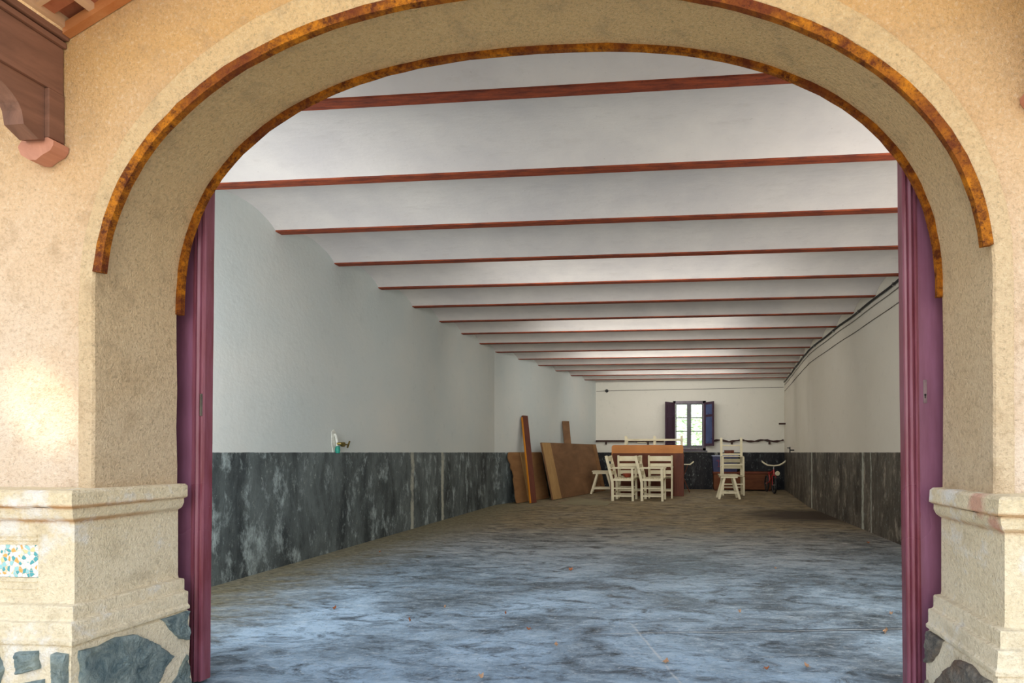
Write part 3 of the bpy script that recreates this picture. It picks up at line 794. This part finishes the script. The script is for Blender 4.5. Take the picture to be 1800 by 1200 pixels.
# upright tabletops
def rrect(x0, x1, z0, z1, r, corners=(1, 1, 1, 1)):
    P = []
    for (cx, cz, a0, on) in ((x1-r, z1-r, 0, corners[1]), (x0+r, z1-r, 90, corners[0]), (x0+r, z0+r, 180, corners[2]), (x1-r, z0+r, 270, corners[3])):
        if on: P += [(cx + r*math.cos(R(a0+t)), cz + r*math.sin(R(a0+t))) for t in range(0, 91, 15)]
        else: P.append((x0 if cx < (x0+x1)/2 else x1, z0 if cz < (z0+z1)/2 else z1))
    return P
e = empty('tabletop', (-.66, 11.78, 0)); tag(e, 'dark reddish tabletop standing on edge behind the cream armchairs', 'tabletop', 'tabletops standing on edge')
MB().prism(rrect(-.76, .81, 0, .935, .02), lambda u, v, d: (u, d, v), -.016, .016).build('board_face', M['darkwood'], e)
MB().box(-.80, -.762, -.02, .06, .0, .50).build('leg', M['redwood'], e)
MB().box(.60, .80, -.030, -.0165, .0, .93).build('end_board', M['redwood'], e)
e.rotation_euler = (R(-3), 0, 0)
e = empty('tabletop', (-.66, 11.92, 0)); tag(e, 'orange veneered tabletop with rounded corners, rearmost and taller of the two', 'tabletop', 'tabletops standing on edge')
MB().prism(rrect(-.79, .80, 0, 1.115, .05), lambda u, v, d: (u, d, v), -.012, .012).build('board_face', M['orange'], e)
MB().box(-.5, .5, .0125, .05, .3, .36).build('batten', M['ply_l'], e)
e.rotation_euler = (R(-3), 0, 0)

# ------------------------------------------------------------------ cream furniture
def armchair():
    e = empty('armchair', (0, 0, 0)); W = .235
    for s in (-1, 1):
        mb = MB(); y = s*W
        pts = [(-.20, y, 0), (-.205, y, .36), (-.235, y, .50), (-.335, y, .885)]
        for a, b in zip(pts, pts[1:]): mb.bar(a, b, .036, .052, up=(1, 0, 0))
        mb.build('leg', M['chair'], e)
        MB().bar((.20, y, 0), (.185, y, .63), .034, .044, up=(1, 0, 0)).build('leg', M['chair'], e)
        MB().box(-.27, .225, y-.026, y+.026, .630, .652, bev=.004).build('armrest', M['chair'], e)
        MB().bar((-.20, y, .10), (.197, y, .10), .018, .030).build('stretcher', M['chair'], e)
        MB().bar((-.202, y, .25), (.192, y, .25), .018, .024).build('stretcher', M['chair_w'], e)
        MB().bar((-.21, y, .415), (.195, y, .415), .022, .042).build('seat_rail', M['chair'], e)
    for z, h in ((.825, .10), (.69, .07), (.545, .075)):
        x = -.235 - (z - .50)*.26 + .012
        MB().box(x-.008, x+.008, -W+.012, W-.012, z-h/2, z+h/2, bev=.003).build('back_slat', M['chair'], e)
    mb = MB()
    for k in range(8):
        x = -.18 + k*.052; mb.box(x, x+.040, -W+.012, W-.012, .438, .452, bev=.002)
    mb.build('seat', M['chair_w'], e)
    for x, z in ((-.20, .16), (.197, .16), (.188, .405)):
        MB().bar((x, -W, z), (x, W, z), .018, .028).build('stretcher', M['chair'], e)
    return e
A0 = armchair(); A0.location = (-1.04, 10.76, 0); A0.rotation_euler = (0, 0, R(-4))
G = 'cream slatted armchairs before the tabletops'
tag(A0, 'cream wooden armchair seen side-on, holding a red-brown bowl, nearest the leaning panel', 'armchair', G)
c = copy_tree(A0, (-.46, 10.76, 0), R(-5)); tag(c, 'cream wooden armchair seen side-on with an empty seat, right of the one with the bowl', 'armchair', G)
c = copy_tree(A0, (-.98, 11.41, 0), R(92)); tag(c, 'cream armchair turned to face the tabletop behind the one with the bowl', 'armchair', G)
c = copy_tree(A0, (-.34, 11.42, 0), R(90)); tag(c, 'cream armchair turned to face the tabletop, rightmost of the four armchairs', 'armchair', G)
mb = MB(); mb.lathe([(0, 0), (.05, 0), (.085, .035), (.10, .075), (.092, .078), (.075, .04), (.04, .012), (0, .012)], (0, 0, 0), 'z', 24)
o = mb.build('clay_bowl', M['clay'], smooth=True); o.location = (-.99, 10.80, .453)
tag(o, 'red-brown clay bowl on the seat of the left cream armchair', 'bowl')

def stool(name, w, d, h, loc_, rz, label):
    e = empty(name, loc_, rz); tag(e, label, 'stool', 'small cream stools')
    mb = MB()
    for k in range(4):
        y0 = -d/2 + k*d/4; mb.box(-w/2, w/2, y0+.004, y0+d/4-.004, h-.028, h, bev=.003)
    mb.build('seat', M['chair_w'], e)
    for ya, yb in ((-d/2+.015, -d/2+.04), (d/2-.04, d/2-.015)): MB().box(-w/2+.02, w/2-.02, ya, yb, h-.07, h-.029).build('apron', M['chair'], e)
    for sx in (-1, 1):
        for sy in (-1, 1):
            MB().bar((sx*(w/2+.02), sy*(d/2), 0), (sx*(w*.22), sy*(d/2-.05), h-.029), .044, .040, up=(0, 1, 0)).build('leg', M['chair'], e)
    for sy in (-1, 1):
        MB().bar((-w/2+.035, sy*(d/2-.012), .13), (w/2-.035, sy*(d/2-.012), .13), .022, .040).build('stretcher', M['chair'], e)
    MB().bar((0, -d/2+.01, .13), (0, d/2-.01, .13), .024, .03).build('stretcher', M['chair_w'], e)
    return e
stool('stool', .38, .40, .50, (1.055, 11.32, 0), R(2), 'cream stool with splayed legs in front of the stacked chairs')
stool('stool', .46, .34, .53, (-1.72, 12.42, 0), R(3), 'cream stool with splayed legs beside the leaning panel')

def side_chair(slats, back):
    e = empty('side_chair', (0, 0, 0)); W = .225          # faces -y
    for s in (-1, 1):
        x = s*W; mb = MB()
        pts = [(x, .20, 0), (x, .20, .40), (x, .20 + (back-.4)*.104, back)]
        for a, b in zip(pts, pts[1:]): mb.bar(a, b, .052, .040, up=(0, 1, 0))
        mb.build('leg', M['chair'], e)
        MB().bar((x, -.19, 0), (x*1.0, -.17, .414), .042, .034, up=(0, 1, 0)).build('leg', M['chair'], e)
        MB().bar((x, -.185, .20), (x, .20, .20), .018, .026).build('stretcher', M['chair'], e)
    for z, h in slats:
        y = .20 + (z - .4)*.104
        MB().box(-W+.014, W-.014, y-.008, y+.008, z-h/2, z+h/2, bev=.003).build('back_slat', M['chair'], e)
    mb = MB()
    for k in range(7):
        y = -.20 + k*.056; mb.box(-W-.012 if k < 6 else -W+.02, W+.012 if k < 6 else W-.02, y, y+.048, .416, .434, bev=.002)
    mb.build('seat', M['chair_w'], e)
    for y, z in ((-.185, .25), (.20, .16)):
        MB().bar((-W, y, z), (W, y, z), .018, .028).build('stretcher', M['chair'], e)
    return e
S0 = side_chair(((.765, .085), (.625, .085)), .845); S0.location = (1.24, 12.25, 0)
tag(S0, 'cream side chair on the floor behind the stool, lower of the stacked pair', 'chair', 'stacked cream side chairs')
c = side_chair(((.673, .03), (.476, .035)), .850); c.location = (1.235, 12.262, .436); tag(c, 'cream side chair stacked on top of another, its back rising tallest', 'chair', 'stacked cream side chairs')

# white timber frame behind the tabletops
e = empty('timber_frame', (-.47, 12.55, 0)); tag(e, 'cream timber rack with three posts rising behind the orange tabletop', 'rack')
for x in (-.72, -.05, .58):
    for y in (-.0, .30):
        MB().box(x-.026, x+.026, y-.018, y+.018, 0, 1.335 if y == 0 else 1.31, bev=.003).build('post', M['chair'], e)
for z in (1.245, .55):
    for y in (-.026, .326):
        MB().box(-.74, .60, y-.008, y+.008, z-.02, z+.02).build('rail', M['chair'], e)
for x in (-.72, -.05, .58):
    MB().box(x-.01, x+.01, .018, .282, 1.10, 1.14).build('cross_rail', M['chair_w'], e)
MB().box(-.45, -.25, -.0175, .318, 1.175, 1.195).build('slat', M['chair_w'], e)

# chest, blue box, brown box, offcut
e = empty('wooden_chest', (1.62, 13.80, 0)); tag(e, 'long low brown wooden chest against the black dado', 'chest')
MB().box(-.70, .70, -.22, .22, .03, .42, bev=.005).build('body', M['chest'], e)
MB().box(-.72, .72, -.24, .235, .422, .47, bev=.005).build('lid', M['redwood'], e)
MB().box(-.68, -.60, -.20, .2, 0, .03).box(.60, .68, -.20, .2, 0, .03).build('foot', M['darkwood'], e)
MB().box(-.03, .03, -.232, -.2205, .35, .40).build('latch', M['steel'], e)
e = empty('blue_box', (1.20, 13.82, .47)); tag(e, 'dark blue plastic box with pale lid standing on the chest', 'box')
MB().prism([(-.29, 0), (.29, 0), (.31, .38), (-.31, .38)], lambda u, v, d: (u, d, v), -.17, .17).build('body', M['blue'], e)
MB().box(-.33, .33, -.19, .19, .382, .412, bev=.006).build('lid', M['lid'], e)
mb = MB()
for a, b in (((-.22, .27), (-.16, .30)), ((-.16, .30), (-.16, .12)), ((-.22, .27), (-.12, .255)), ((-.2, .12), (-.1, .13))):
    mb.bar((a[0], -.1715, a[1]), (b[0], -.1715, b[1]), .006, .003, up=(0, 1, 0))
mb.build('red_marking', M['red'], e)
e = empty('brown_box', (1.32, 13.74, .883)); tag(e, 'small brown box on the pale lid, seen through the chair back', 'box')
MB().box(-.13, .03, -.07, .07, 0, .11, bev=.004).box(.035, .10, -.07, .07, 0, .12, bev=.004).build('body', M['redwood'], e)
MB().box(-.135, .105, -.02, .02, .112, .125).build('strap', M['darkwood'], e)
e = empty('folding_stand', (.20, 13.0, 0)); tag(e, 'pale folding stand whose tip shows right of the dark tabletop', 'stand')
MB().box(-.26, .12, -.10, .10, .655, .675, bev=.003).build('top_board', M['chair'], e)
MB().bar((.10, 0, .655), (.20, 0, .735), .03, .018, up=(0, 1, 0)).build('handle', M['chair'], e)
for s in (-1, 1):
    MB().bar((-.20, s*.07, 0), (.06, s*.07, .654), .02, .02, up=(0, 1, 0)).build('leg', M['darkwood'], e)
    MB().bar((.10, s*.095, 0), (-.18, s*.095, .654), .02, .02, up=(0, 1, 0)).build('leg', M['darkwood'], e)

# child's bicycle seen head-on
e = empty('bicycle', (2.22, 12.62, 0), R(4)); tag(e, 'small red bicycle with pale handlebars seen head-on in the dark far corner', 'bicycle')
def wheel(y, r, nm):
    mb = MB(); n = 36
    mb.tube([(0, y + (r-.02)*math.cos(2*PI*k/n), r + (r-.02)*math.sin(2*PI*k/n)) for k in range(n+1)], .020, 8, cap=False)
    w_ = mb.build(nm, M['black'], e, smooth=True)
    mb = MB(); mb.tube([(-.03, y, r), (.03, y, r)], .014, 8)
    for k in range(10):
        a = 2*PI*k/10; mb.tube([(0, y, r), (0, y + (r-.03)*math.cos(a), r + (r-.03)*math.sin(a))], .0018, 4)
    mb.build('spokes', M['steel'], w_)
wheel(0, .20, 'wheel'); wheel(.72, .20, 'wheel')
MB().tube([(-.04, 0, .20), (-.04, .01, .42), (.04, .01, .42), (.04, 0, .20)], .011, 8).tube([(0, .01, .42), (0, .04, .56)], .017, 8).build('fork', M['red'], e, smooth=True)
MB().tube([(0, .03, .52), (0, .42, .26), (0, .72, .20)], .015, 8).tube([(0, .42, .26), (0, .50, .50)], .014, 8).tube([(0, .04, .54), (0, .49, .44)], .014, 8).build('frame', M['red'], e, smooth=True)
MB().tube([(0, .04, .56), (0, .045, .65)], .012, 8).build('stem', M['steel'], e, smooth=True)
MB().tube([(-.27, .05, .745), (-.22, .02, .70), (-.15, .01, .66), (0, .03, .645), (.12, .01, .66), (.20, .02, .70), (.27, .05, .745)], [.018, .018, .018, .016, .018, .018, .018], 10).build('handlebar', M['chair'], e, smooth=True)
MB().tube([(-.285, .06, .76), (-.265, .048, .742)], .022, 10).tube([(.285, .06, .76), (.265, .048, .742)], .022, 10).build('grip', M['steel'], e, smooth=True)
MB().lathe([(0, -.05), (.045, -.05), (.055, -.03), (.04, 0), (0, .0)], (.07, -.0, .47), 'y', 18).build('head_lamp', M['chair_w'], e, smooth=True)
MB().lathe([(0, 0), (.05, .0), (.055, .03), (0, .05)], (0, .50, .50), 'z', 14).build('saddle', M['black'], e, smooth=True)

# dead leaves and scraps on the floor
LV = [((-2.81, 4.91), 'orange dead leaf by the left wall below the tap'), ((1.99, 5.83), 'curled brown dead leaf by the right wall near the door leaf'),
      ((1.09, 2.94), 'pale dead leaf on the crack near the right door leaf'), ((-.05, 2.44), 'pale dead leaf beside the diagonal scratch at the front'),
      ((-1.0, 3.09), 'reddish dead leaf on the front floor left of centre'), ((-1.49, 2.91), 'brown dead leaf left of the reddish one at the front'),
      ((-.79, 2.83), 'orange-brown dead leaf just right of the reddish one'), ((-2.06, 3.10), 'reddish leaf scrap near the left door leaf'),
      ((.37, 3.24), 'brown leaf scrap beyond the floor crack, centre right'), ((.39, 2.40), 'brown dead leaf at the front edge, left of its paler twin'),
      ((.57, 2.44), 'pale dead leaf at the front edge, right of centre'), ((-.85, 4.28), 'reddish leaf scrap in the middle of the floor'),
      ((.80, 4.49), 'tan leaf scrap in the middle right of the floor'), ((1.25, 3.28), 'brown leaf beside the right door leaf beyond the crack'),
      ((-.82, 2.21), 'pale leaf scrap at the bottom of the view, left of centre'), ((-.59, 2.61), 'small brown leaf on the front floor near the bluish sky tint'),
      ((-1.41, 3.19), 'pale yellow leaf scrap behind the front brown leaf on the left')]
for i, ((x, y), lb) in enumerate(LV):
    mb = MB(); s = .009 + .002*(i % 4) + (.008 if i in (1, 2, 3) else 0); n = 8; L = []; Rr = []; Cc = []
    for k in range(n+1):
        f = k/n; w = math.sin(PI*f)**.8 * s*.55 * (1 + .25*math.sin(9*f + i)); yy = (f-.5)*2*s
        z = .003 + .010*abs(2*f-1)**2
        L.append((-w, yy, z + .008)); Cc.append((0, yy, z)); Rr.append((w, yy, z + .006 + .006*(i % 3)))
    mb.loft(L, Cc).loft(Cc, Rr); mb.tube([(0, -s, .013), (.003, -s*1.6, .008)], .0009, 5)
    bmesh.ops.remove_doubles(mb.bm, verts=mb.bm.verts, dist=1e-5)
    o = mb.build('dead_leaf', M['deadleaf' if i in (0, 1, 4, 5, 6, 7, 9, 11) else 'deadleaf2'], smooth=True)
    o.location = (x, y, 0); o.rotation_euler = (0, 0, rnd.uniform(0, 6.28)); tag(o, lb, 'leaf', 'dead leaves on the floor')

# hedge outside the back window
mb = MB(); r2 = random.Random(5)
for k in range(9000):
    x = r2.uniform(-2.6, 3.2); z = r2.uniform(-.1, 3.4); y = 17.2 + r2.uniform(-.5, .6) + .35*math.sin(x*3 + z*2)
    if r2.random() < .12 * max(0, z - 1): continue
    a = r2.uniform(.035, .075); q = Matrix.Rotation(r2.uniform(0, 6.28), 3, 'Z') @ Matrix.Rotation(r2.uniform(-1.2, 1.2), 3, 'X')
    c_ = Vector((x, y, z)); P = [c_ + q @ Vector(v) for v in ((-a, 0, 0), (0, 0, a*.5), (a, 0, 0), (0, 0, -a*.5))]
    mb.quad(P)
tag(mb.build('hedge', M['foliage'], origin=(.3, 17.2, 0)), 'bright green foliage seen through the back window', 'hedge', kind='stuff')

# ------------------------------------------------------------------ light
w = bpy.data.worlds.new('sky'); scene.world = w; w.use_nodes = True
nt = w.node_tree; bg = nt.nodes['Background']
tc = nt.nodes.new('ShaderNodeTexCoord'); sx = nt.nodes.new('ShaderNodeSeparateXYZ'); rp = nt.nodes.new('ShaderNodeValToRGB')
nt.links.new(tc.outputs['Generated'], sx.inputs[0]); nt.links.new(sx.outputs[2], rp.inputs[0])
rp.color_ramp.elements[0].position = 0.0; rp.color_ramp.elements[0].color = (1.0, .95, .88, 1)
rp.color_ramp.elements[1].position = .55; rp.color_ramp.elements[1].color = (.72, .82, 1.0, 1)
nt.links.new(rp.outputs[0], bg.inputs[0]); bg.inputs[1].default_value = 1.75
def area(name, loc_, rot, sx_, sy_, power, colr):
    l = bpy.data.lights.new(name, 'AREA'); l.shape = 'RECTANGLE'; l.size = sx_; l.size_y = sy_; l.energy = power; l.color = colr
    o = bpy.data.objects.new(name, l); col.objects.link(o); o.location = loc_; o.rotation_euler = rot; return o
# unseen fill lights added behind the front wall, beside the archway, to brighten the room
area('fill_left', (-2.72, 2.2, 1.45), (R(90), 0, R(0)), 1.0, 1.9, 42, (.95, .98, 1.0))
area('fill_right', (1.75, 2.2, 1.45), (R(90), 0, R(0)), 1.0, 1.9, 50, (1.0, .96, .9))
for y_, p_ in ((BY[3], 13), (BY[6], 20), (BY[9], 24), (BY[12], 20)):      # one-sided fill lights added by the beams, unseen from the camera
    area('fill_strip', ((wl(y_) + wr(y_))/2, y_ + .05, 2.60), (R(72), 0, 0), 3.0, .3, p_, (1.0, .97, .92))
area('window_glow', (.32, YBACK + .32, 1.65), (R(-90), 0, 0), .7, 1.1, 6, (.72, .86, 1.0))
area('hedge_fill', (.3, 15.2, 4.6), (R(35), 0, 0), 5, 2, 420, (1.0, 1.0, .92))  # area light added to brighten the hedge, which the building shades
sp = bpy.data.lights.new('sun_gap', 'SPOT'); sp.energy = 3000; sp.spot_size = R(2.0); sp.spot_blend = .6; sp.color = (1, .93, .8); sp.shadow_soft_size = .05
so = bpy.data.objects.new('sun_gap', sp); col.objects.link(so); so.location = (-6.2, -4.0, 5.2)
so.rotation_euler = (Vector((-2.22, 1.71, 1.11)) - so.location).to_track_quat('-Z', 'Y').to_euler()
sn = bpy.data.lights.new('soft_sun', 'SUN'); sn.energy = 1.25; sn.angle = R(60); sn.color = (1, .95, .86)
so = bpy.data.objects.new('soft_sun', sn); col.objects.link(so); so.rotation_euler = (R(80), 0, R(4))

# ------------------------------------------------------------------ camera
cd = bpy.data.cameras.new('camera'); cam = bpy.data.objects.new('camera', cd); col.objects.link(cam); scene.camera = cam
th = math.atan(80/950.0)
cam.location = (0, 0, .95); cam.rotation_euler = (R(90), 0, th)
cd.sensor_width = 36; cd.lens = 950/1800*36
cd.shift_x = -(1110 - 900)/1800; cd.shift_y = (795 - 600)/1800
cd.clip_start = .05; cd.clip_end = 100
scene.view_settings.view_transform = 'Standard'; scene.view_settings.look = 'None'
scene.view_settings.exposure = 0.0
